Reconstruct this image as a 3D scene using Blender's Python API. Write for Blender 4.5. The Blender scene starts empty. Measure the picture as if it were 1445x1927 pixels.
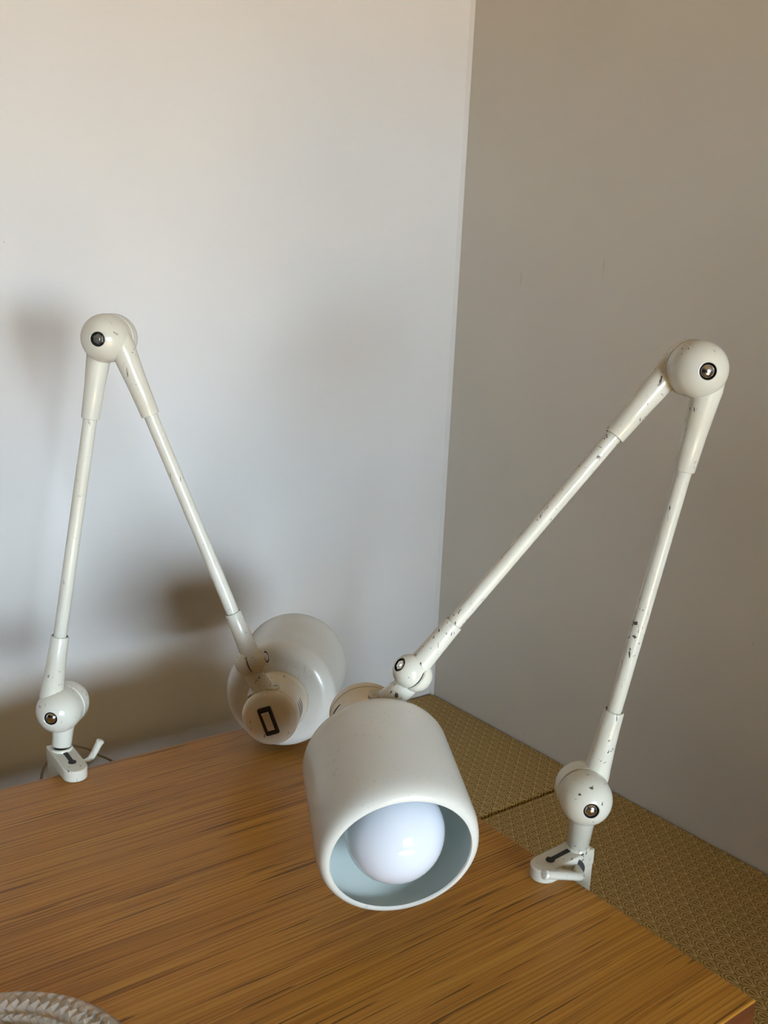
import bpy, bmesh, math, random
from mathutils import Vector, Matrix
V = Vector
rad = math.radians
scene = bpy.context.scene
COL = scene.collection
random.seed(7)

# ------------------------------------------------------------------ camera
# world: Z up, table top at z = 0, X along the table's back edge, Y towards the back wall (metres)
yaw, pitch, roll, FPX = rad(37.463), rad(12.273), rad(-2.680), 1809.5
fwd = V((math.sin(yaw) * math.cos(pitch), math.cos(yaw) * math.cos(pitch), -math.sin(pitch)))
r0 = V((math.cos(yaw), -math.sin(yaw), 0)); d0 = fwd.cross(r0)
cr = math.cos(roll) * r0 + math.sin(roll) * d0
cd = -math.sin(roll) * r0 + math.cos(roll) * d0
cam = bpy.data.cameras.new('camera'); camo = bpy.data.objects.new('camera', cam); COL.objects.link(camo)
cam.sensor_fit = 'VERTICAL'; cam.sensor_height = 24.0; cam.lens = FPX / 1927 * 24.0
cam.clip_start = 0.02
camo.matrix_world = Matrix(((cr.x, -cd.x, -fwd.x, 0), (cr.y, -cd.y, -fwd.y, 0), (cr.z, -cd.z, -fwd.z, 0.62), (0, 0, 0, 1)))
scene.camera = camo

# ------------------------------------------------------------------ room dimensions
FLOOR, CEIL = -0.73, 2.00
XR, XL, YB, YF = 1.348, -3.2, 1.549, -3.5
WX0, WX1, WZ0, WZ1 = -0.85, 0.62, -0.06, 0.98          # window opening in the front wall (behind the camera)

# ------------------------------------------------------------------ world, light, exposure
w = bpy.data.worlds.new('sky'); scene.world = w; w.use_nodes = True
w.node_tree.nodes['Background'].inputs[0].default_value = (0.62, 0.78, 1.0, 1)
w.node_tree.nodes['Background'].inputs[1].default_value = 0.08
al = bpy.data.lights.new('sky_daylight', 'AREA'); al.shape = 'RECTANGLE'
al.size = 7.0; al.size_y = 3.4; al.color = (0.73, 0.87, 1.0); al.energy = 6000
alo = bpy.data.objects.new('sky_daylight', al); COL.objects.link(alo)
alo.location = (-1.5, YF - 10, -.65 + 1.70); alo.rotation_euler = (rad(90), 0, 0)   # bright sky outside the window, shining in towards +Y
wl = bpy.data.lights.new('sunlit_garden', 'AREA'); wl.shape = 'RECTANGLE'
wl.size = 7.0; wl.size_y = 3.6; wl.color = (1.0, 0.68, 0.36); wl.energy = 3800
wlo = bpy.data.objects.new('sunlit_garden', wl); COL.objects.link(wlo)
wlo.location = (-1.5, YF - 10, -.65 - 1.80); wlo.rotation_euler = (rad(90), 0, 0)
sun = bpy.data.lights.new('sun', 'SUN'); sun.energy = 110; sun.color = (1.0, 0.90, 0.72); sun.angle = rad(0.6)
suno = bpy.data.objects.new('sun', sun); COL.objects.link(suno)
SD = V((0.12, 1.0, -0.80)).normalized()
suno.rotation_euler = SD.to_track_quat('-Z', 'Y').to_euler()
vs = scene.view_settings
scene.display_settings.display_device = 'sRGB'
vs.view_transform = 'Standard'; vs.look = 'None'; vs.gamma = 1; vs.exposure = 0.0; vs.use_curve_mapping = False
cy = scene.cycles
cy.max_bounces = 10; cy.diffuse_bounces = 6; cy.glossy_bounces = 4; cy.transmission_bounces = 8
cy.use_denoising = True; cy.sample_clamp_indirect = 30.0; cy.caustics_reflective = False; cy.caustics_refractive = True

# ------------------------------------------------------------------ material helpers
class NT:
    def __init__(s, name):
        s.m = bpy.data.materials.new(name); s.m.use_nodes = True
        s.t = s.m.node_tree; s.p = s.t.nodes['Principled BSDF']
    def n(s, typ, **kw):
        o = s.t.nodes.new(typ)
        for k, v in kw.items(): setattr(o, k, v)
        return o
    def l(s, a, b): s.t.links.new(a, b)
    def put(s, sock, v):
        if isinstance(v, bpy.types.NodeSocket): s.l(v, sock)
        else: sock.default_value = v
    def math(s, op, a, b=0.0, c=None):
        o = s.n('ShaderNodeMath', operation=op); s.put(o.inputs[0], a); s.put(o.inputs[1], b)
        if c is not None: s.put(o.inputs[2], c)
        return o.outputs[0]
    def obj(s): return s.n('ShaderNodeTexCoord').outputs['Object']
    def mapping(s, vec, scale=(1, 1, 1), loc=(0, 0, 0), rot=(0, 0, 0)):
        o = s.n('ShaderNodeMapping'); s.l(vec, o.inputs[0]); o.inputs['Scale'].default_value = scale
        o.inputs['Location'].default_value = loc; o.inputs['Rotation'].default_value = rot
        return o.outputs[0]
    def noise(s, vec, scale, detail=2, rough=.5):
        o = s.n('ShaderNodeTexNoise'); s.l(vec, o.inputs['Vector']); o.inputs['Scale'].default_value = scale
        o.inputs['Detail'].default_value = detail; o.inputs['Roughness'].default_value = rough
        return o.outputs[0]
    def ramp(s, fac, stops, interp='LINEAR'):
        o = s.n('ShaderNodeValToRGB'); s.l(fac, o.inputs[0]); cr_ = o.color_ramp; cr_.interpolation = interp
        while len(cr_.elements) < len(stops): cr_.elements.new(0.5)
        for e, (p, c) in zip(cr_.elements, stops):
            e.position = p; e.color = (c, c, c, 1) if not isinstance(c, (tuple, list)) else (*c, 1)
        return o.outputs[0]
    def mix(s, fac, a, b, mode='MIX'):
        o = s.n('ShaderNodeMix', data_type='RGBA', blend_type=mode)
        s.put(o.inputs[0], fac)
        for k, v in ((6, a), (7, b)):
            if isinstance(v, (tuple, list)): v = (*v, 1) if len(v) == 3 else v
            s.put(o.inputs[k], v)
        return o.outputs[2]
    def bump(s, h, strength, dist):
        o = s.n('ShaderNodeBump'); s.l(h, o.inputs['Height']); o.inputs['Strength'].default_value = strength
        o.inputs['Distance'].default_value = dist; s.l(o.outputs[0], s.p.inputs['Normal'])
    def set(s, **kw):
        for k, v in kw.items():
            k = {'col': 'Base Color', 'rough': 'Roughness', 'metal': 'Metallic', 'coat': 'Coat Weight', 'coatr': 'Coat Roughness',
                 'spec': 'Specular IOR Level', 'trans': 'Transmission Weight', 'ior': 'IOR', 'sheen': 'Sheen Weight'}[k]
            if isinstance(v, tuple) and len(v) == 3: v = (*v, 1)
            s.put(s.p.inputs[k], v)
        return s

def simple(name, col, rough=.5, **kw):
    t = NT(name); t.set(col=col, rough=rough, **kw)
    return t.m

def paint(name, col, chips=1.0, seed=0.0, grime=.5):
    """old cream enamel: faint mottled grime, small dark chips and a few scratches"""
    t = NT(name); o = t.mapping(t.obj(), loc=(seed, seed * .7, seed * 1.3))
    g = t.noise(o, 16, 1.5, .5)
    base = t.mix(t.math('MULTIPLY', t.ramp(g, [(.35, 0), (.75, 1)]), grime), col, (col[0] * .84, col[1] * .79, col[2] * .69))
    zone = t.ramp(t.noise(o, 17, 1), [(.50, 0), (.60, 1)])
    c1 = t.ramp(t.noise(o, 150, 2.5, .6), [(.655, 0), (.675, 1)])
    o2 = t.mapping(o, scale=(1.15, 1, .22), rot=(.35, .55, .2))
    c2 = t.ramp(t.noise(o2, 300, 1.5, .5), [(.672, 0), (.690, 1)])
    zone2 = t.ramp(t.noise(t.mapping(o, loc=(4, 2, 7)), 20, 1), [(.53, 0), (.60, 1)])
    chip = t.math('MULTIPLY', t.math('MAXIMUM', t.math('MULTIPLY', c1, zone), t.math('MULTIPLY', c2, zone2)), chips)
    t.set(col=t.mix(chip, base, (.060, .046, .038)), rough=t.math('ADD', t.math('MULTIPLY', chip, .3), .20), spec=.5)
    return t.m

CREAM = (.60, .595, .52)
M = {}
M['paint_a'] = paint('cream_enamel', CREAM, .85, 0.0)
M['paint_b'] = paint('cream_enamel_worn', CREAM, 1.0, 3.7)
M['paint_tube_a'] = paint('cream_enamel_tube', CREAM, .7, 8.1, .3)
M['paint_housing'] = paint('yellowed_enamel', (.70, .66, .55), .8, 5.2, .8)
M['paint_shade'] = paint('shade_enamel', (.575, .575, .53), .14, 1.9, .25)
M['lining'] = simple('pale_grey_green_lining', (.62, .69, .665), .42)
M['dark'] = simple('dark_recess', (.012, .011, .010), .7)
M['steel'] = simple('polished_steel', (.60, .58, .57), .16, metal=1.0)
M['oldsteel'] = simple('dull_steel', (.62, .61, .60), .34, metal=1.0)
M['black'] = simple('black_plastic', (.012, .012, .013), .35)
M['rocker'] = simple('ivory_plastic', (.60, .56, .50), .38)
M['cord'] = simple('beige_cord', (.36, .31, .22), .55)
t = NT('opal_glass'); t.set(col=(.60, .64, .71), rough=.07, spec=.55, coat=.4, coatr=.03)
sp = t.ramp(t.noise(t.obj(), 260, 1), [(.815, 0), (.825, 1)])
t.set(col=t.mix(sp, (.60, .64, .71), (.03, .03, .03))); M['opal'] = t.m

# walls: matt white paint with faint roller texture and a few dark marks
def wallmat(name, col, marks):
    t = NT(name); o = t.obj()
    n1 = t.noise(o, 3.5, 3, .5); n2 = t.noise(o, 160, 2)
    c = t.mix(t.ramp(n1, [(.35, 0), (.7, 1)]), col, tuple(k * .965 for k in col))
    for (p, s, k) in marks:
        d = t.n('ShaderNodeVectorMath', operation='SUBTRACT'); t.l(o, d.inputs[0]); d.inputs[1].default_value = p
        m_ = t.n('ShaderNodeVectorMath', operation='MULTIPLY'); t.l(d.outputs[0], m_.inputs[0]); m_.inputs[1].default_value = s
        ln = t.n('ShaderNodeVectorMath', operation='LENGTH'); t.l(m_.outputs[0], ln.inputs[0])
        dd = t.math('ADD', ln.outputs['Value'], t.math('MULTIPLY', t.noise(o, 90, 2), .9))
        c = t.mix(t.math('MULTIPLY', t.ramp(dd, [(.75, 1), (1.35, 0)]), k), c, (.22, .19, .17))
    t.set(col=c, rough=.62, spec=.25); t.bump(n2, .05, .001)
    return t.m
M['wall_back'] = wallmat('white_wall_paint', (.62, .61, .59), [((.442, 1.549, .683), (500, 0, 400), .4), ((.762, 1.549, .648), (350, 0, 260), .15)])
M['wall'] = wallmat('white_wall_paint_darkened', (.58, .545, .48), [((1.348, 1.362, .676), (0, 150, 28), .16), ((1.348, 1.160, .70), (0, 120, 25), .15), ((1.348, 1.258, -.225), (0, 420, 170), .5), ((1.348, 1.111, -.171), (0, 450, 140), .4), ((1.348, .787, .121), (0, 500, 260), .4)])  # right wall: its shade is put into the colour, greyer and warmer
M['unseen'] = simple('dark_unseen_walls', (.10, .085, .07), .7)  # unseen room surfaces set dark to cut bounced light
M['ceiling'] = simple('ceiling_paint', (.45, .42, .37), .8)
M['white_gloss'] = simple('white_window_paint', (.8, .8, .78), .3)

def wood(name, light, mid, dark, axis='x', gloss=.33, fine=1.0):
    t = NT(name); o = t.obj()
    sc = (lambda a, b: (a, b, b) if axis == 'x' else (b, a, b))
    bend = t.noise(t.mapping(o, scale=sc(1.2, 2.2)), 1.6, 2)
    dv = t.n('ShaderNodeVectorMath', operation='MULTIPLY_ADD'); t.l(bend, dv.inputs[0])
    dv.inputs[1].default_value = (0, .012, 0) if axis == 'x' else (.012, 0, 0); t.l(o, dv.inputs[2]); o2 = dv.outputs[0]
    a = t.noise(t.mapping(o2, scale=sc(1.3, 95 * fine)), 2.2, 3, .55)
    b = t.noise(t.mapping(o2, scale=sc(2.2, 250 * fine), loc=(3, 1, 2)), 2.0, 2, .5)
    f = t.math('ADD', t.math('MULTIPLY', a, .62), t.math('MULTIPLY', b, .38))
    sy = t.n('ShaderNodeSeparateXYZ'); t.l(o2, sy.inputs[0]); cross_ = sy.outputs[1] if axis == 'x' else sy.outputs[0]
    ph = t.math('ADD', t.math('MULTIPLY', cross_, 2 * math.pi / .0052 * fine), t.math('MULTIPLY', t.noise(t.mapping(o2, scale=sc(.9, 30)), 2.0, 2), 16.0))
    line = t.ramp(t.math('MULTIPLY_ADD', t.math('SINE', ph), .5, .5), [(.05, 1), (.40, 0)])
    line = t.math('MULTIPLY', line, t.ramp(t.noise(t.mapping(o2, scale=sc(1.5, 40), loc=(5, 5, 5)), 2.0, 2), [(.35, .15), (.65, 1)]))
    c = t.ramp(f, [(.34, dark), (.46, mid), (.62, light)])
    c = t.mix(t.math('MULTIPLY', line, .66), c, dark)
    broad = t.noise(t.mapping(o2, scale=sc(.8, 7)), 2.0, 2)
    c = t.mix(t.math('MULTIPLY', t.ramp(broad, [(.35, 0), (.7, 1)]), .45), c, tuple(k * .72 for k in mid))
    streak = t.ramp(t.noise(t.mapping(o2, scale=sc(3.6, 130), loc=(9, 4, 1)), 2.0, 1), [(.665, 0), (.70, 1)])
    c = t.mix(t.math('MULTIPLY', streak, .75), c, tuple(k * .35 for k in dark))
    t.set(col=c, rough=t.math('ADD', t.math('MULTIPLY', a, .18), gloss - .02), spec=.28)
    t.bump(f, .10, .0006)
    return t.m
M['table'] = wood('golden_striped_oak', (.575, .290, .046), (.46, .202, .027), (.205, .077, .008))
M['edge'] = wood('reddish_dark_edge', (.16, .050, .012), (.115, .034, .008), (.06, .016, .004), gloss=.45)
M['floor'] = wood('pale_floorboards', (.68, .58, .42), (.60, .50, .34), (.46, .35, .21), 'y', .4, .5)
M['bench'] = simple('bench_box_paint', (.42, .38, .32), .6)

def fanfabric(name, along, W=.0262, H=.0162):
    """woven fan (scallop) pattern: each fan has ribs from its foot and two arcs along its crown"""
    t = NT(name); s = t.n('ShaderNodeSeparateXYZ'); t.l(t.obj(), s.inputs[0])
    x, y = s.outputs[0], s.outputs[1]
    u, v = (x, y) if along == 'y' else (t.math('MULTIPLY', y, -1.0), x)
    wob = t.math('MULTIPLY', t.math('SUBTRACT', t.noise(t.obj(), 60, 2), .5), .0016)
    u = t.math('ADD', u, wob)
    k0 = t.math('FLOOR', t.math('DIVIDE', v, H))
    def fan(j):
        k = t.math('SUBTRACT', k0, float(j))
        par = t.math('FLOORED_MODULO', k, 2.0)
        du = t.math('SUBTRACT', t.math('FRACT', t.math('ADD', t.math('DIVIDE', u, W), t.math('MULTIPLY', par, .5))), .5)
        du = t.math('MULTIPLY', du, 2.0)                                  # -1..1 across the fan
        dv = t.math('DIVIDE', t.math('SUBTRACT', v, t.math('MULTIPLY', k, H)), H * 1.62)
        r = t.math('SQRT', t.math('ADD', t.math('MULTIPLY', du, du), t.math('MULTIPLY', dv, dv)))
        ang = t.math('ARCTAN2', du, t.math('ADD', dv, .04))
        ribs = t.math('MULTIPLY', t.math('ABSOLUTE', t.math('SINE', t.math('MULTIPLY', ang, 4.0))), t.math('ADD', r, .12))      # zero on each rib
        rib = t.ramp(ribs, [(.20, 1), (.34, 0)])
        rib = t.math('MULTIPLY', rib, t.ramp(r, [(.62, 1), (.70, 0)]))
        foot = t.ramp(r, [(.10, 1), (.20, 0)])
        a1 = t.ramp(r, [(.66, 0), (.70, 1), (.735, 1), (.775, 0)])
        a2 = t.ramp(r, [(.85, 0), (.89, 1), (.93, 1), (.97, 0)])
        return r, t.math('MAXIMUM', t.math('MAXIMUM', rib, foot), t.math('MAXIMUM', a1, a2))
    r1, p1 = fan(1); _, p0 = fan(0)
    inside = t.math('LESS_THAN', r1, 1.0)
    mx = t.n('ShaderNodeMix', data_type='FLOAT'); t.l(inside, mx.inputs[0]); t.l(p0, mx.inputs[2]); t.l(p1, mx.inputs[3])
    pat = mx.outputs[0]
    thread = t.noise(t.mapping(t.obj(), scale=(1, 1, 1)), 900, 2)
    pat2 = t.math('MULTIPLY', pat, t.math('ADD', t.math('MULTIPLY', thread, .5), .70))
    patch = t.noise(t.obj(), 5, 2)
    gnd = t.mix(patch, (.215, .130, .018), (.265, .155, .023))
    t.set(col=t.mix(pat2, gnd, (.60, .425, .165)), rough=.75, spec=.2, sheen=.12)
    t.bump(pat2, .5, .0012)
    return t.m
M['fabric_y'] = fanfabric('olive_fan_fabric', 'y')
M['fabric_x'] = fanfabric('olive_fan_fabric_turned', 'x')
t = NT('cut_glass'); t.set(col=(.88, .88, .82), rough=.07, trans=.70, ior=1.5, spec=.6); M['glass'] = t.m

# ------------------------------------------------------------------ mesh helpers (all in world coordinates)
def frame(a, up=None):
    a = V(a).normalized()
    u = V(up) if up is not None else (V((0, 0, 1)) if abs(a.z) < .9 else V((1, 0, 0)))
    u = (u - a * u.dot(a)).normalized()
    return a, u, a.cross(u)

class MB:
    def __init__(s): s.bm = bmesh.new()
    def ring(s, c, u, v, ru, rv, n, ph=0):
        return [s.bm.verts.new(c + u * (ru * math.cos(ph + 2 * math.pi * k / n)) + v * (rv * math.sin(ph + 2 * math.pi * k / n))) for k in range(n)]
    def face(s, vs_, mi=0):
        try:
            f = s.bm.faces.new(vs_); f.material_index = mi; return f
        except ValueError: return None
    def lathe(s, o, a, prof, n=48, up=None, mi=0, ph=0):
        """prof: (distance along a, radius[, material])"""
        a, u, v = frame(a, up); o = V(o); prev = None; pm = mi
        for q in prof:
            z, r = q[0], q[1]; m_ = q[2] if len(q) > 2 else pm
            cur = [s.bm.verts.new(o + a * z)] if r < 1e-7 else s.ring(o + a * z, u, v, r, r, n, ph)
            if prev is not None:
                if len(prev) == 1 and len(cur) > 1:
                    for k in range(n): s.face([prev[0], cur[(k + 1) % n], cur[k]], m_)
                elif len(cur) == 1 and len(prev) > 1:
                    for k in range(n): s.face([prev[k], prev[(k + 1) % n], cur[0]], m_)
                elif len(cur) > 1:
                    for k in range(n): s.face([prev[k], prev[(k + 1) % n], cur[(k + 1) % n], cur[k]], m_)
            prev = cur; pm = m_
        return s
    def tube(s, pts, r, n=16, mi=0, caps=True):
        pts = [V(p) for p in pts]; rs = r if isinstance(r, (list, tuple)) else [r] * len(pts)
        prev = None; u = None
        for i, p in enumerate(pts):
            d = (pts[min(i + 1, len(pts) - 1)] - pts[max(i - 1, 0)]).normalized()
            if u is None: _, u, v = frame(d)
            else: u = (u - d * u.dot(d)).normalized(); v = d.cross(u)
            cur = s.ring(p, u, v, rs[i], rs[i], n)
            if prev:
                for k in range(n): s.face([prev[k], prev[(k + 1) % n], cur[(k + 1) % n], cur[k]], mi)
            elif caps: s.face(list(reversed(cur)), mi)
            prev = cur
        if caps: s.face(prev, mi)
        return s
    def prism(s, outline, o, ex, ey, ez, z0, z1, mi=0, holes=None):
        """outline of (x, y) in the frame ex, ey extruded from z0 to z1 along ez"""
        o, ex, ey, ez = V(o), V(ex), V(ey), V(ez)
        P = lambda x, y, z: o + ex * x + ey * y + ez * z
        b = [s.bm.verts.new(P(x, y, z0)) for x, y in outline]; t_ = [s.bm.verts.new(P(x, y, z1)) for x, y in outline]
        n = len(outline)
        for k in range(n): s.face([b[k], b[(k + 1) % n], t_[(k + 1) % n], t_[k]], mi)
        s.face(list(reversed(b)), mi); s.face(t_, mi)
        return s
    def box(s, lo, hi, mi=0):
        lo, hi = V(lo), V(hi)
        return s.prism([(lo.x, lo.y), (hi.x, lo.y), (hi.x, hi.y), (lo.x, hi.y)], (0, 0, 0), (1, 0, 0), (0, 1, 0), (0, 0, 1), lo.z, hi.z, mi)
    def build(s, name, mats, parent=None, smooth=32, bevel=0, seg=2, origin=None, bevel_angle=40):
        bm = s.bm
        bmesh.ops.remove_doubles(bm, verts=bm.verts, dist=1e-6)
        bmesh.ops.recalc_face_normals(bm, faces=bm.faces)
        if bevel:
            es = [e for e in bm.edges if len(e.link_faces) == 2 and e.calc_face_angle(0) > rad(bevel_angle)]
            bmesh.ops.bevel(bm, geom=es, offset=bevel, segments=seg, profile=.6, affect='EDGES', clamp_overlap=True)
        org = V((0, 0, 0))
        if origin is not None: org = V(origin)
        elif parent is not None: org = world_loc(parent)
        for v_ in bm.verts: v_.co -= org
        for f in bm.faces: f.smooth = bool(smooth)
        if smooth:
            for e in bm.edges:
                e.smooth = not (len(e.link_faces) == 2 and e.calc_face_angle(0) > rad(smooth))
        me = bpy.data.meshes.new(name); bm.to_mesh(me); bm.free()
        for m_ in (mats if isinstance(mats, (list, tuple)) else [mats]): me.materials.append(m_)
        ob = bpy.data.objects.new(name, me); COL.objects.link(ob)
        if parent is not None: ob.parent = parent; ob.location = (0, 0, 0)
        else: ob.location = org
        return ob

def world_loc(o):
    l = V(o.location)
    while o.parent is not None: o = o.parent; l = l + V(o.location)
    return l

def tag(o, label=None, cat=None, group=None, kind=None):
    for k, v_ in (('label', label), ('category', cat), ('group', group), ('kind', kind)):
        if v_: o[k] = v_
    return o

def empty(name, loc, label, cat):
    o = bpy.data.objects.new(name, None); COL.objects.link(o); o.location = loc; o.empty_display_size = .02
    return tag(o, label, cat)

def rrect(wd, ht, r, n=5):
    out = []
    for cx, cy_, a0 in ((wd / 2 - r, ht / 2 - r, 0), (-wd / 2 + r, ht / 2 - r, 90), (-wd / 2 + r, -ht / 2 + r, 180), (wd / 2 - r, -ht / 2 + r, 270)):
        for k in range(n + 1):
            a = rad(a0 + 90 * k / n); out.append((cx + r * math.cos(a), cy_ + r * math.sin(a)))
    return out

# ------------------------------------------------------------------ the setting
TH = .10
def struct(name, mb, m, **kw):
    return tag(mb.build(name, m, None, **kw), kind='structure')
struct('floor', MB().box((XL - TH, YF - TH, FLOOR - TH), (XR + TH, YB + TH, FLOOR)), M['floor'], smooth=0)
struct('ceiling', MB().box((XL - TH, YF - TH, CEIL), (XR + TH, YB + TH, CEIL + TH)), M['ceiling'], smooth=0)
struct('wall_back', MB().box((XL - TH, YB, FLOOR), (XR + TH, YB + TH, CEIL)), M['wall_back'], smooth=0)
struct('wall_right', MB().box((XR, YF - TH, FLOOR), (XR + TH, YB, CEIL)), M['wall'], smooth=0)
struct('wall_left', MB().box((XL - TH, YF - TH, FLOOR), (XL, YB, CEIL)), M['unseen'], smooth=0)
mb = MB()
mb.box((XL, YF - TH, FLOOR), (WX0, YF, CEIL)); mb.box((WX1, YF - TH, FLOOR), (XR, YF, CEIL))
mb.box((WX0, YF - TH, FLOOR), (WX1, YF, WZ0)); mb.box((WX0, YF - TH, WZ1), (WX1, YF, CEIL))
struct('wall_front', mb, M['unseen'], smooth=0)
struct('added_shade_partition', MB().box((.64, -1.30, FLOOR), (XR, -1.0, .60)), M['unseen'], smooth=0)  # unseen block added to shade the right wall
mb = MB(); fw = .035
mb.box((WX0, YF - .07, WZ0), (WX0 + fw, YF - .03, WZ1)); mb.box((WX1 - fw, YF - .07, WZ0), (WX1, YF - .03, WZ1))
mb.box((WX0 + fw, YF - .07, WZ0), (WX1 - fw, YF - .03, WZ0 + fw)); mb.box((WX0 + fw, YF - .07, WZ1 - fw), (WX1 - fw, YF - .03, WZ1))
for k in (1, 2):
    xm = WX0 + (WX1 - WX0) * k / 3
    mb.box((xm - .022, YF - .07, WZ0 + fw), (xm + .022, YF - .03, WZ1 - fw))
struct('window_1', mb, M['white_gloss'], smooth=0)
mb = MB()
mb.prism([(0, 0), (-.007, 0), (-.0045, -.0022), (-.0022, -.0045), (0, -.007)], (XR, YB, 0), (1, 0, 0), (0, 1, 0), (0, 0, 1), FLOOR, CEIL)
struct('trim_1', mb, M['wall_back'], smooth=60)

# ------------------------------------------------------------------ banquette: two cushions on boxes along the walls
SEAT = -.24; SEAM = 1.083
def cushion(lo, hi, fab, label):
    o = empty('bench', ((lo[0] + hi[0]) / 2, (lo[1] + hi[1]) / 2, FLOOR), label, 'bench')
    MB().box((lo[0] + .02, lo[1] + .02, FLOOR), (hi[0] - .002, hi[1] - .002, SEAT - .09)).build('bench_box', M['bench'], o, smooth=0)
    MB().box((lo[0], lo[1], SEAT - .09), (hi[0], hi[1], SEAT)).build('seat_cushion', fab, o, bevel=.007, seg=4, smooth=50)
    return o
cushion((.885, -.95), (XR - .003, SEAM - .003), M['fabric_y'], 'bench along the right wall with olive fan-patterned cushion, in front of the dark seam')
cushion((-1.2, SEAM + .003), (XR - .003, YB - .003), M['fabric_x'], 'bench in the far corner along the left wall, olive fan cushion behind the seam')

# ------------------------------------------------------------------ table
TX0, TX1, TY0, TY1, TT = -.72, .771, .398, 1.160, .034
tb = empty('table', ((TX0 + TX1) / 2, (TY0 + TY1) / 2, FLOOR), 'golden oak table with fine straight grain that both lamps are clamped to', 'table')
top = MB().box((TX0, TY0, -TT), (TX1, TY1, 0)).build('tabletop', [M['table'], M['edge']], tb, bevel=.003, seg=3, smooth=50)
for p_ in top.data.polygons:
    if p_.normal.z < .3: p_.material_index = 1
MB().box((TX0 + .08, TY0 + .08, -.11), (TX1 - .08, TY1 - .12, -TT)).build('apron', M['edge'], tb, bevel=.002, smooth=50)
MB().box((TX0 + .02, TY0 + .022, -.145), (TX1 - .015, TY0 + .040, -TT)).build('added_light_baffle', M['edge'], tb, smooth=0)  # hidden board added to stop window light passing under the table
for sx in (TX0 + .10, TX1 - .10):
    for sy in (TY0 + .10, TY1 - .14):
        mb = MB(); mb.lathe((sx, sy, FLOOR), (0, 0, 1), [(0, 0), (0, .016), (.62, .024), (.62, 0)], 20); mb.build('leg', M['edge'], tb)

# ------------------------------------------------------------------ the lamps
RB, OFF, RSL = .0292, .0125, .0140
HOLE = .0092
def half_ball(mb, c, n, R, off, hole, depth, mi_dark=1, gap=.0009):
    """one half of a hinge: short drum + dome, with a round bolt recess in the pole"""
    prof = [(gap, 0), (gap, R - .0022, mi_dark), (gap, R - .0012, 0), (gap + .0010, R, 0)]
    if off > .004: prof.append((off * .6, R))
    t1 = math.acos(hole / R); N = 18
    for k in range(N + 1):
        a = t1 * k / N
        prof.append((off + R * math.sin(a), R * math.cos(a)))
    zp = off + R * math.sin(t1)
    prof += [(zp - .0004, hole - .0006), (zp - depth, hole - .0008, mi_dark), (zp - depth, 0, mi_dark)]
    mb.lathe(c, n, prof, 56)
    return zp

def sleeve(mb, c, d, L, r_root, r_end, r_tube, flare=True, start=.0):
    p = [(start, r_root * 1.02)]
    if flare:
        p += [(.018, r_root * 1.10), (.0245, r_root * 1.06), (.030, r_root * 1.02), (.036, r_root)]
    p += [(L * .62, r_root + (r_end - r_root) * .6), (L - .0015, r_end), (L - .0004, r_end - .0005), (L, r_end - .0012),
          (L, r_tube + .0012), (L - .004, r_tube + .0010, 1), (L - .004, r_tube - .001, 1)]
    mb.lathe(c, d, p, 40)

def bolt(parent, c, n, zp, depth, hole, style):
    mb = MB(); b = zp - depth
    if style == 'hex':
        r = hole * .80
        mb.lathe(c, n, [(b, 0), (b, r), (zp - .0022, r), (zp - .0006, r * .80), (zp - .0006, r * .42), (zp - .0006, r * .40), (zp + .0004, r * .34), (zp + .0004, 0)], 6, mi=0)
        return mb.build('hex_bolt', M['oldsteel'], parent, smooth=0)
    r = hole * .84
    prof = [(b, 0), (b, r), (zp - .0030, r)] + [(zp - .0030 + r * .62 * math.sin(a), r * math.cos(a)) for a in (.25, .5, .75, 1.0, 1.25)] + [(zp - .003 + r * .62, 0)]
    mb.lathe(c, n, prof, 28)
    return mb.build('dome_bolt', M['steel'], parent)

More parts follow.
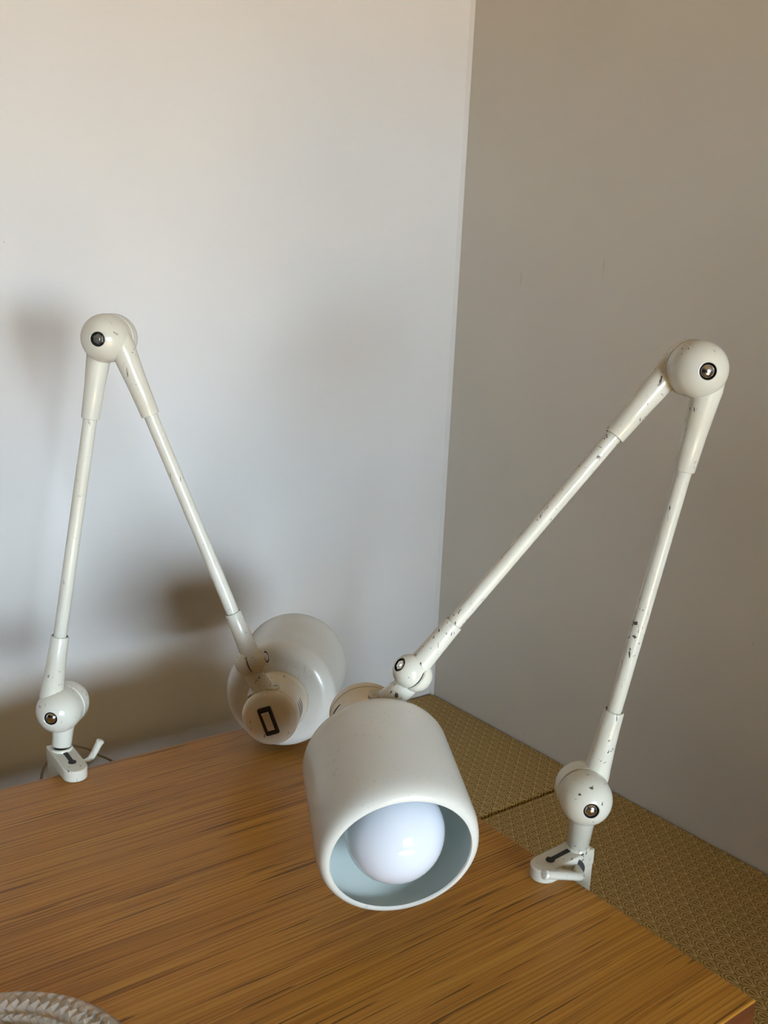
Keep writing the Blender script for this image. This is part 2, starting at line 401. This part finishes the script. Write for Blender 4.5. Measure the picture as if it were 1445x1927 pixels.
def head(root, J, jaxis, A0, A, neck_up, pm, swap):
    """lamp head. A0 = centre of the shade's opening, A = axis from the opening back to the switch cap; J = hinge centre"""
    A = V(A).normalized(); A0 = V(A0); J = V(J)
    foot = A0 + A * (J - A0).dot(A); radial = (J - foot).normalized()
    side = A.cross(radial)
    S0, S1, SC = 0.0, .149, .221                           # opening, back of shade, top of switch cap
    RO, RW = .0680, .0778
    # shade: opening lip, rolled front, wall, rounded back, lining inside
    prof = [(.0015, RO - .0016, 0), (0, RO - .0008), (0, RO + .0012), (.0012, RO + .0040), (.0045, RO + .0068), (.010, RW - .0012), (.017, RW), (.034, RW),
            (S1 - .022, RW - .0015)]
    for k in range(1, 9):
        a = math.pi / 2 * k / 8
        prof.append((S1 - .022 + .022 * math.sin(a), RW - .0235 + .022 * math.cos(a)))
    prof += [(S1 + .0008, .040), (S1 + .0008, .030)]
    mb = MB(); mb.lathe(A0, A, prof, 96)
    inn = [(S1 + .0008, .030, 1), (S1 - .003, .030, 1), (S1 - .003, .052, 1)]
    for k in range(7, -1, -1):
        a = math.pi / 2 * k / 8
        inn.append((S1 - .022 + .019 * math.sin(a), RW - .0235 + .019 * math.cos(a), 1))
    inn += [(.034, RW - .0022, 1), (.017, RW - .0022, 1), (.010, RW - .0036, 1), (.0045, RO + .0035, 1), (.0015, RO - .0016, 1)]
    mb.lathe(A0, A, inn, 96)
    mb.build('lamp_shade', [M['paint_shade'], M['lining']], root, smooth=40)
    # globe bulb with its neck and cap
    RG, zc = .0479, .032
    prof = [(zc - RG, 0)] + [(zc - RG * math.cos(a), RG * math.sin(a)) for a in [rad(x) for x in range(6, 156, 6)]]
    prof += [(zc + .050, .0165), (zc + .058, .0150)]
    mb = MB(); mb.lathe(A0, A, prof, 72)
    bl = mb.build('light_bulb', M['opal'], root)
    mb = MB(); mb.lathe(A0, A, [(zc + .056, 0), (zc + .056, .0150), (zc + .060, .0138), (zc + .098, .0138), (zc + .102, .0128), (zc + .102, 0)], 32); mb.build('bulb_cap', M['oldsteel'], bl)
    mb = MB(); mb.lathe(A0, A, [(zc + .078, .0150), (zc + .078, .022), (S1 + .01, .024), (S1 + .01, .0150)], 40); mb.build('bulb_holder', M['rocker'], root)
    # housing: flange against the shade, drum, rounded cap
    RH = .0370
    prof = [(S1 + .0006, .026), (S1 + .0006, .0405), (S1 + .003, .0418), (S1 + .013, .0412), (S1 + .017, .0392), (S1 + .020, RH + .0006), (S1 + .0225, RH)]
    prof += [(SC - .0175, RH), (SC - .0168, RH - .0006), (SC - .0160, RH - .0006), (SC - .0153, RH)]
    for k in range(0, 9):
        a = math.pi / 2 * k / 8
        prof.append((SC - .0110 + .0085 * math.sin(a), RH - .0105 + .0105 * math.cos(a)))
    prof += [(SC - .0010, RH * .45), (SC, 0)]
    mb = MB(); mb.lathe(A0, A, prof, 72)
    hs = mb.build('lamp_housing', M['paint_housing'], root)
    # vents: short dark slots running round the drum
    for base in (1.78, -1.78):
        for j in range(3):
            z = S1 + .0285 + j * .0082; mb = MB(); a0, a1, n = base - .30, base + .30, 10; rows = []
            for i in range(n + 1):
                a = a0 + (a1 - a0) * i / n; hw = .0013 * math.sin(math.pi * (.12 + .76 * i / n))
                dr = radial * math.cos(a) + side * math.sin(a)
                rows.append([mb.bm.verts.new(A0 + A * (z + s_ * hw) + dr * r_) for s_, r_ in ((-1, RH - .001), (-1, RH + .00022), (1, RH + .00022), (1, RH - .001))])
            for i in range(n):
                for q in range(4): mb.face([rows[i][q], rows[i][(q + 1) % 4], rows[i + 1][(q + 1) % 4], rows[i + 1][q]])
            mb.face(rows[0]); mb.face(rows[-1][::-1])
            mb.build('vent_slot', M['dark'], hs, smooth=0)
    # rocker switch on the cap
    mb = MB(); mb.prism(rrect(.0185, .0385, .0022), A0, side, radial, A, SC - .004, SC + .0016); sw = mb.build('rocker_switch', M['black'], root, bevel=.0006, smooth=40)
    mb = MB(); P = lambda x, y, z: A0 + side * x + radial * y + A * z
    q = [(-.0128, SC + .0010), (-.0128, SC + .0024), (.0090, SC + .0034), (.0128, SC + .0058), (.0128, SC + .0010)]
    lft = [mb.bm.verts.new(P(-.0047, y, z)) for y, z in q]; rgt = [mb.bm.verts.new(P(.0047, y, z)) for y, z in q]
    mb.face(lft); mb.face(rgt[::-1])
    for k in range(5): mb.face([lft[k], rgt[k], rgt[(k + 1) % 5], lft[(k + 1) % 5]])
    mb.build('rocker', M['rocker'], sw, smooth=40, bevel=.0005)
    # neck: half hinge + stem + curved bracket with two screws
    jn = V(jaxis).normalized(); mb = MB(); off2, R2 = .0048, .0182
    nd = -jn
    half_ball(mb, J, nd, R2, off2, .0055, .003)
    dist = (J - foot).length; zmid = (foot - A0).dot(A)
    top = J + nd * .0085; bottom = foot + radial * (RH - .001)
    mb.tube([top, top.lerp(bottom, .25), top.lerp(bottom, .8), bottom], [.0118, .0122, .0132, .0140], 32)
    br = MB(); rows = []; n = 24; aw = .62                  # bracket strip hugging the drum
    def hw_(i): return .0115 * math.sqrt(max(0.0, 1 - max(0, abs(2 * i / n - 1) - .60) ** 2 / .40 ** 2) + 1e-4)
    for i in range(n + 1):
        a = -aw + 2 * aw * i / n; h_ = hw_(i); dr = radial * math.cos(a) + side * math.sin(a)
        rows.append([mb.bm.verts.new(A0 + A * (zmid + s_ * h_) + dr * r_) for s_, r_ in ((-1, RH - .001), (-1, RH + .0026), (1, RH + .0026), (1, RH - .001))])
    for i in range(n):
        for q_ in range(4): mb.face([rows[i][q_], rows[i][(q_ + 1) % 4], rows[i + 1][(q_ + 1) % 4], rows[i + 1][q_]])
    mb.face(rows[0]); mb.face(rows[-1][::-1])
    br.bm.free()
    nk = mb.build('head_neck', [pm, M['dark']], root)
    for sg in (-1, 1):
        a = sg * .47; dr = radial * math.cos(a) + side * math.sin(a); m2 = MB()
        m2.lathe(A0 + A * zmid, dr, [(RH - .001, 0), (RH - .001, .0042), (RH + .0029, .0042), (RH + .0029, .0030), (RH + .0014, .0026), (RH + .0014, 0)], 24)
        m2.build('bracket_screw', M['oldsteel'], nk)
    return R2, off2

def lamp(label, base, e, B, n, E, Hd, haxis, near_at_base, A0, A, styles, pm, tm, lever, post_off, edge, post_shift=(0, 0, 0), TO=.0145):
    """base: foot of the post on z=0; e: direction over the table; B, E, Hd: hinge centres; n: hinge axis towards the viewer"""
    base, e, B, n, E, Hd = V(base), V(e), V(B), V(n).normalized(), V(E), V(Hd)
    zup = V((0, 0, 1)); s = zup.cross(e)
    root = empty('clamp_lamp', base, label, 'lamp')
    sg = 1 if near_at_base else -1                          # which half of the base hinge carries the lower arm
    # clamp: tongue with keyhole slot on the tabletop, body down the table's edge, jaw beneath
    c = base; W2 = .0155; Lt = .066
    ol = [(-.017, -W2), (Lt - W2, -W2)] + [(Lt - W2 + W2 * math.sin(a), -W2 * math.cos(a)) for a in [math.pi * k / 14 for k in range(1, 14)]] + [(Lt - W2, W2), (-.017, W2)]
    mb = MB()
    bot = [mb.bm.verts.new(c + e * x + s * y + zup * .0004) for x, y in ol]
    mid = [mb.bm.verts.new(c + e * x + s * y + zup * (.0205 - max(0, x) * .075)) for x, y in ol]
    k_ = len(ol)
    for i in range(k_): mb.face([bot[i], bot[(i + 1) % k_], mid[(i + 1) % k_], mid[i]])
    mb.face(bot[::-1]); mb.face(mid)
    W3 = W2 - .0009
    mb.prism([(-.0166, -W3), (edge - .0012, -W3), (edge - .0012, W3), (-.0166, W3)], c, e, s, zup, -.062, .012)
    mb.prism([(edge - .006, -W2 * .8), (edge + .028, -W2 * .8), (edge + .028, W2 * .8), (edge - .006, W2 * .8)], c, e, s, zup, -.062, -.050)
    cl = mb.build('clamp', [pm, M['dark']], root, bevel=.0022, seg=3, smooth=40)
    mb = MB(); mb.lathe(c + e * (edge + .016), zup, [(-.052, 0), (-.052, .005), (-.038, .005), (-.038, .009), (-.0348, .009), (-.0348, 0)], 24); mb.build('clamp_screw', M['oldsteel'], cl)
    # slot: dark keyhole groove let into the tongue's sloping top
    mb = MB(); hz = lambda x: .0205 - max(0, x) * .075
    kp = [(.010, -.0028), (.036, -.0028)] + [(.0405 + .0052 * math.cos(a), .0052 * math.sin(a)) for a in [rad(-146 + 292 * k / 16) for k in range(17)]] + [(.036, .0028), (.010, .0028)]
    a_ = [mb.bm.verts.new(c + e * x + s * y + zup * (hz(x) - .003)) for x, y in kp]; b_ = [mb.bm.verts.new(c + e * x + s * y + zup * (hz(x) + .00025)) for x, y in kp]
    for i in range(len(kp)): mb.face([a_[i], a_[(i + 1) % len(kp)], b_[(i + 1) % len(kp)], b_[i]])
    mb.face(a_[::-1]); mb.face(b_); mb.build('keyhole_slot', M['dark'], cl, smooth=0)
    # lever: short shaft out of the clamp's side, bent rod
    L0, L1, L2 = [V(p) for p in lever]
    f1 = (L1 - L0).normalized(); f2 = (L2 - L1).normalized(); bend = .007; pts = [L0, L1 - f1 * bend]
    for k in range(1, 6):
        q = k / 6; pts.append((L1 - f1 * bend) * (1 - q) ** 2 + L1 * 2 * q * (1 - q) + (L1 + f2 * bend) * q ** 2)
    pts += [L1 + f2 * bend, L2]
    mb = MB(); mb.tube(pts, .0046, 20); mb.lathe(L2 - f2 * .001, f2, [(0, .0046), (.0015, .0054), (.004, .0056), (.0060, .0042), (.0068, 0)], 20)
    mb.build('clamp_lever', M['paint_b'], cl)
    mb = MB(); mb.lathe(L0 - f1 * .0015, f1, [(0, 0), (0, .0100), (.0019, .0100), (.0019, 0)], 28); mb.build('shaft_hole', M['dark'], cl)
    # pivot post: half hinge on a tapered stem
    mb = MB(); zp = half_ball(mb, B, n * -sg, RB, OFF, HOLE, .006)
    pc = B - n * sg * post_off; pb = V((base.x, base.y, 0)) + V(post_shift)
    ax = (pb + zup * .0240) - pc; Lp = ax.length
    mb.lathe(pc, ax, [(.002, .0150), (.022, .0172), (.027, .0150), (.032, .0142), (Lp - .0012, .0128), (Lp - .0002, .0122), (Lp, .0116), (Lp, .008, 1), (Lp + .001, .008, 1)], 40)
    mb.lathe(pb, zup, [(.017, 0), (.017, .0142), (.0205, .0140), (.0222, .0128), (.0222, .0100), (.0222, 0, 1)], 40)
    post = mb.build('pivot_post', [pm, M['dark']], root)
    if sg < 0: bolt(post, B, n, zp, .006, HOLE, styles[0])
    # lower arm
    SO = .0128
    bend_side = (Hd - E) - (B - E).normalized() * (Hd - E).dot((B - E).normalized())
    bend_side = (bend_side - n * bend_side.dot(n)).normalized()            # towards the upper arm, square to the lower arm
    P0, P1 = B + n * sg * SO - bend_side * TO * .85, E - n * sg * SO - bend_side * TO
    d = (P1 - P0).normalized(); L = (P1 - P0).length
    mb = MB(); zp = half_ball(mb, B, n * sg, RB, OFF, HOLE, .006); sleeve(mb, P0, d, .100, RSL, .0112, .0083)
    o = mb.build('arm_socket', [pm, M['dark']], root)
    if sg > 0: bolt(o, B, n, zp, .006, HOLE, styles[0])
    mb = MB(); zp = half_ball(mb, E, n * -sg, RB, OFF, HOLE, .006); sleeve(mb, P1, -d, .104, RSL, .0110, .0083)
    o = mb.build('arm_socket', [pm, M['dark']], root)
    if sg < 0: bolt(o, E, n, zp, .006, HOLE, styles[1])
    mb = MB(); mb.tube([P0 + d * .085, P0 + d * (L * .5), P1 - d * .085], .0083, 32); mb.build('arm_tube', tm, root)
    # upper arm
    ja = V(haxis); Q0 = E + n * sg * SO
    q_ = (Hd - E).normalized(); out_ = (E - B) - q_ * (E - B).dot(q_); out_ = (out_ - n * out_.dot(n)).normalized(); Q0 = Q0 + out_ * TO
    Q1 = Hd + ja.normalized() * .0012
    d = (Q1 - Q0).normalized(); L = (Q1 - Q0).length; ja = (ja - d * ja.dot(d)).normalized()
    Q1 = Hd + ja * .0012
    mb = MB(); zp = half_ball(mb, E, n * sg, RB, OFF, HOLE, .006); sleeve(mb, Q0, d, .104, RSL, .0112, .0083)
    o = mb.build('arm_socket', [pm, M['dark']], root)
    if sg > 0: bolt(o, E, n, zp, .006, HOLE, styles[1])
    mb = MB(); zp = half_ball(mb, Hd, ja, .0182, .0048, .0082, .004)
    sleeve(mb, Q1, -d, .070, .0124, .0102, .0083, flare=False)
    o = mb.build('arm_socket', [pm, M['dark']], root); bolt(o, Hd, ja, zp, .004, .0082, styles[2])
    mb = MB(); mb.tube([Q0 + d * .085, Q0 + d * (L * .5), Q1 - d * .058], .0083, 32); mb.build('arm_tube', tm, root)
    head(root, Hd, ja, A0, A, None, pm, False)
    return root

def azv(a): return V((-math.sin(rad(a)), -math.cos(rad(a)), 0))
nL, nR = azv(41), azv(36)
# rear-left lamp, clamped to the table's back edge; its head faces away
aL = V((math.sin(rad(41.36)), math.cos(rad(41.36)), 0))     # from the switch cap to the opening
capL = V((.593, .998, .0865))
lampL = lamp('cream jointed lamp on the back table edge, head turned away showing its black-rimmed switch',
     (.390, 1.191, 0), (0, -1, 0), (.393, 1.190, .080), nL, (.446, 1.144, .563), (.588, 1.034, .158), (.654, -.711, .262), True,
     capL + aL * .221, -aL, ('dome', 'hex', 'dome'), M['paint_a'], M['paint_tube_a'],
     ((.4053, 1.190, -.009), (.4265, 1.188, -.007), (.4395, 1.186, .017)), .006, .0312)
# right lamp, clamped to the table's right edge; its head faces the viewer
aR = V((math.sin(rad(204.763)) * math.cos(rad(14.905)), math.cos(rad(204.763)) * math.cos(rad(14.905)), -math.sin(rad(14.905))))
A0R = V((.5095, .6140, .1232))
lampR = lamp('chipped cream lamp on the right table edge, open shade with white globe facing forward',
     (.796, .649, 0), (-1, 0, 0), (.790, .640, .094), nR, (.847, .598, .569), (.618, .743, .236), (-.725, .055, .685), False,
     A0R, -aR, ('dome', 'dome', 'hex'), M['paint_b'], M['paint_b'],
     ((.7825, .6337, .006), (.768, .613, .0115), (.709, .612, .0355)), .0125, .0252, (.003, -.001, 0))
# the rear lamp's cord, looping behind its post and dropping between table and wall
cp = [V(p) for p in ((-.10, 1.30, -.2372), (.10, 1.31, -.2368), (.25, 1.285, -.2345), (.345, 1.268, -.195), (.374, 1.262, -.115), (.383, 1.26, -.053), (.388, 1.26, -.037), (.401, 1.26, -.019), (.417, 1.26, -.011), (.434, 1.26, -.017), (.450, 1.26, -.025), (.465, 1.26, -.038), (.485, 1.255, -.053), (.515, 1.235, -.09), (.50, 1.215, -.13), (.44, 1.205, -.10), (.395, 1.2065, -.055))]
pts = []
for i in range(len(cp) - 1):
    p0, p1, p2, p3 = cp[max(i - 1, 0)], cp[i], cp[i + 1], cp[min(i + 2, len(cp) - 1)]
    for k in range(6):
        q = k / 6
        pts.append(.5 * ((2 * p1) + (p2 - p0) * q + (2 * p0 - 5 * p1 + 4 * p2 - p3) * q * q + (3 * p1 - p0 - 3 * p2 + p3) * q ** 3))
pts.append(cp[-1])
MB().tube(pts, .0021, 10).build('power_cord', M['cord'], lampL)

# ------------------------------------------------------------------ cut-glass dish in the near left corner
dish = empty('glass_dish', (.142, .652, 0), 'clear cut-glass dish with faceted rim at the bottom left of the oak table', 'dish')
mb = MB(); NS = 152; o = V((.142, .652, 0)); RD = .124
def P(r, a, z): return mb.bm.verts.new(o + V((r * math.cos(a), r * math.sin(a), z)))
rings = [(RD, .0195, 0, 0), (RD - .0035, .0220, 0, .0004), (RD - .0085, .0212, .5, .0020), (RD - .0150, .0225, .5, -.0024), (RD - .0205, .0205, .5, .0022)]
r_ = RD - .026; q_ = 0
while r_ > .03:
    rings.append((r_, .0195 - .0095 * (1 - (r_ - .03) / .07) + (.0006 if q_ % 2 else -.0006), .5 * (q_ % 2), .0017 if q_ % 2 else -.0017)); r_ -= .0052; q_ += 1
prev = None; top = []
for (r, z, ph, amp) in rings:
    top.append([P(r + (amp * .5 if k % 2 else -amp * .5), 2 * math.pi * (k + ph) / NS, z + (amp if k % 2 else -amp * .4)) for k in range(NS)])
bot = [[P(r, 2 * math.pi * k / NS, z) for k in range(NS)] for r, z in ((RD - .002, .0180), (RD - .012, .0135), (RD - .030, .0080), (RD - .050, .0030), (RD - .060, .0008), (.020, .0008))]
def strip(a, b, half):
    for k in range(NS):
        k2 = (k + 1) % NS
        if half == 1: mb.face([a[k], a[k2], b[k]]); mb.face([a[k2], b[k2], b[k]])
        elif half == 2: mb.face([a[k], b[k2], b[k]]); mb.face([a[k], a[k2], b[k2]])
        else: mb.face([a[k], a[k2], b[k2], b[k]])
for i in range(len(top) - 1): strip(top[i], top[i + 1], 1 if i % 2 == 0 else 2)
mb.face(top[-1])
for i in range(len(bot) - 1): strip(bot[i], bot[i + 1], 0)
mb.face(bot[-1][::-1]); strip(bot[0], top[0], 0)
mb.build('glass_body', M['glass'], dish, smooth=0)
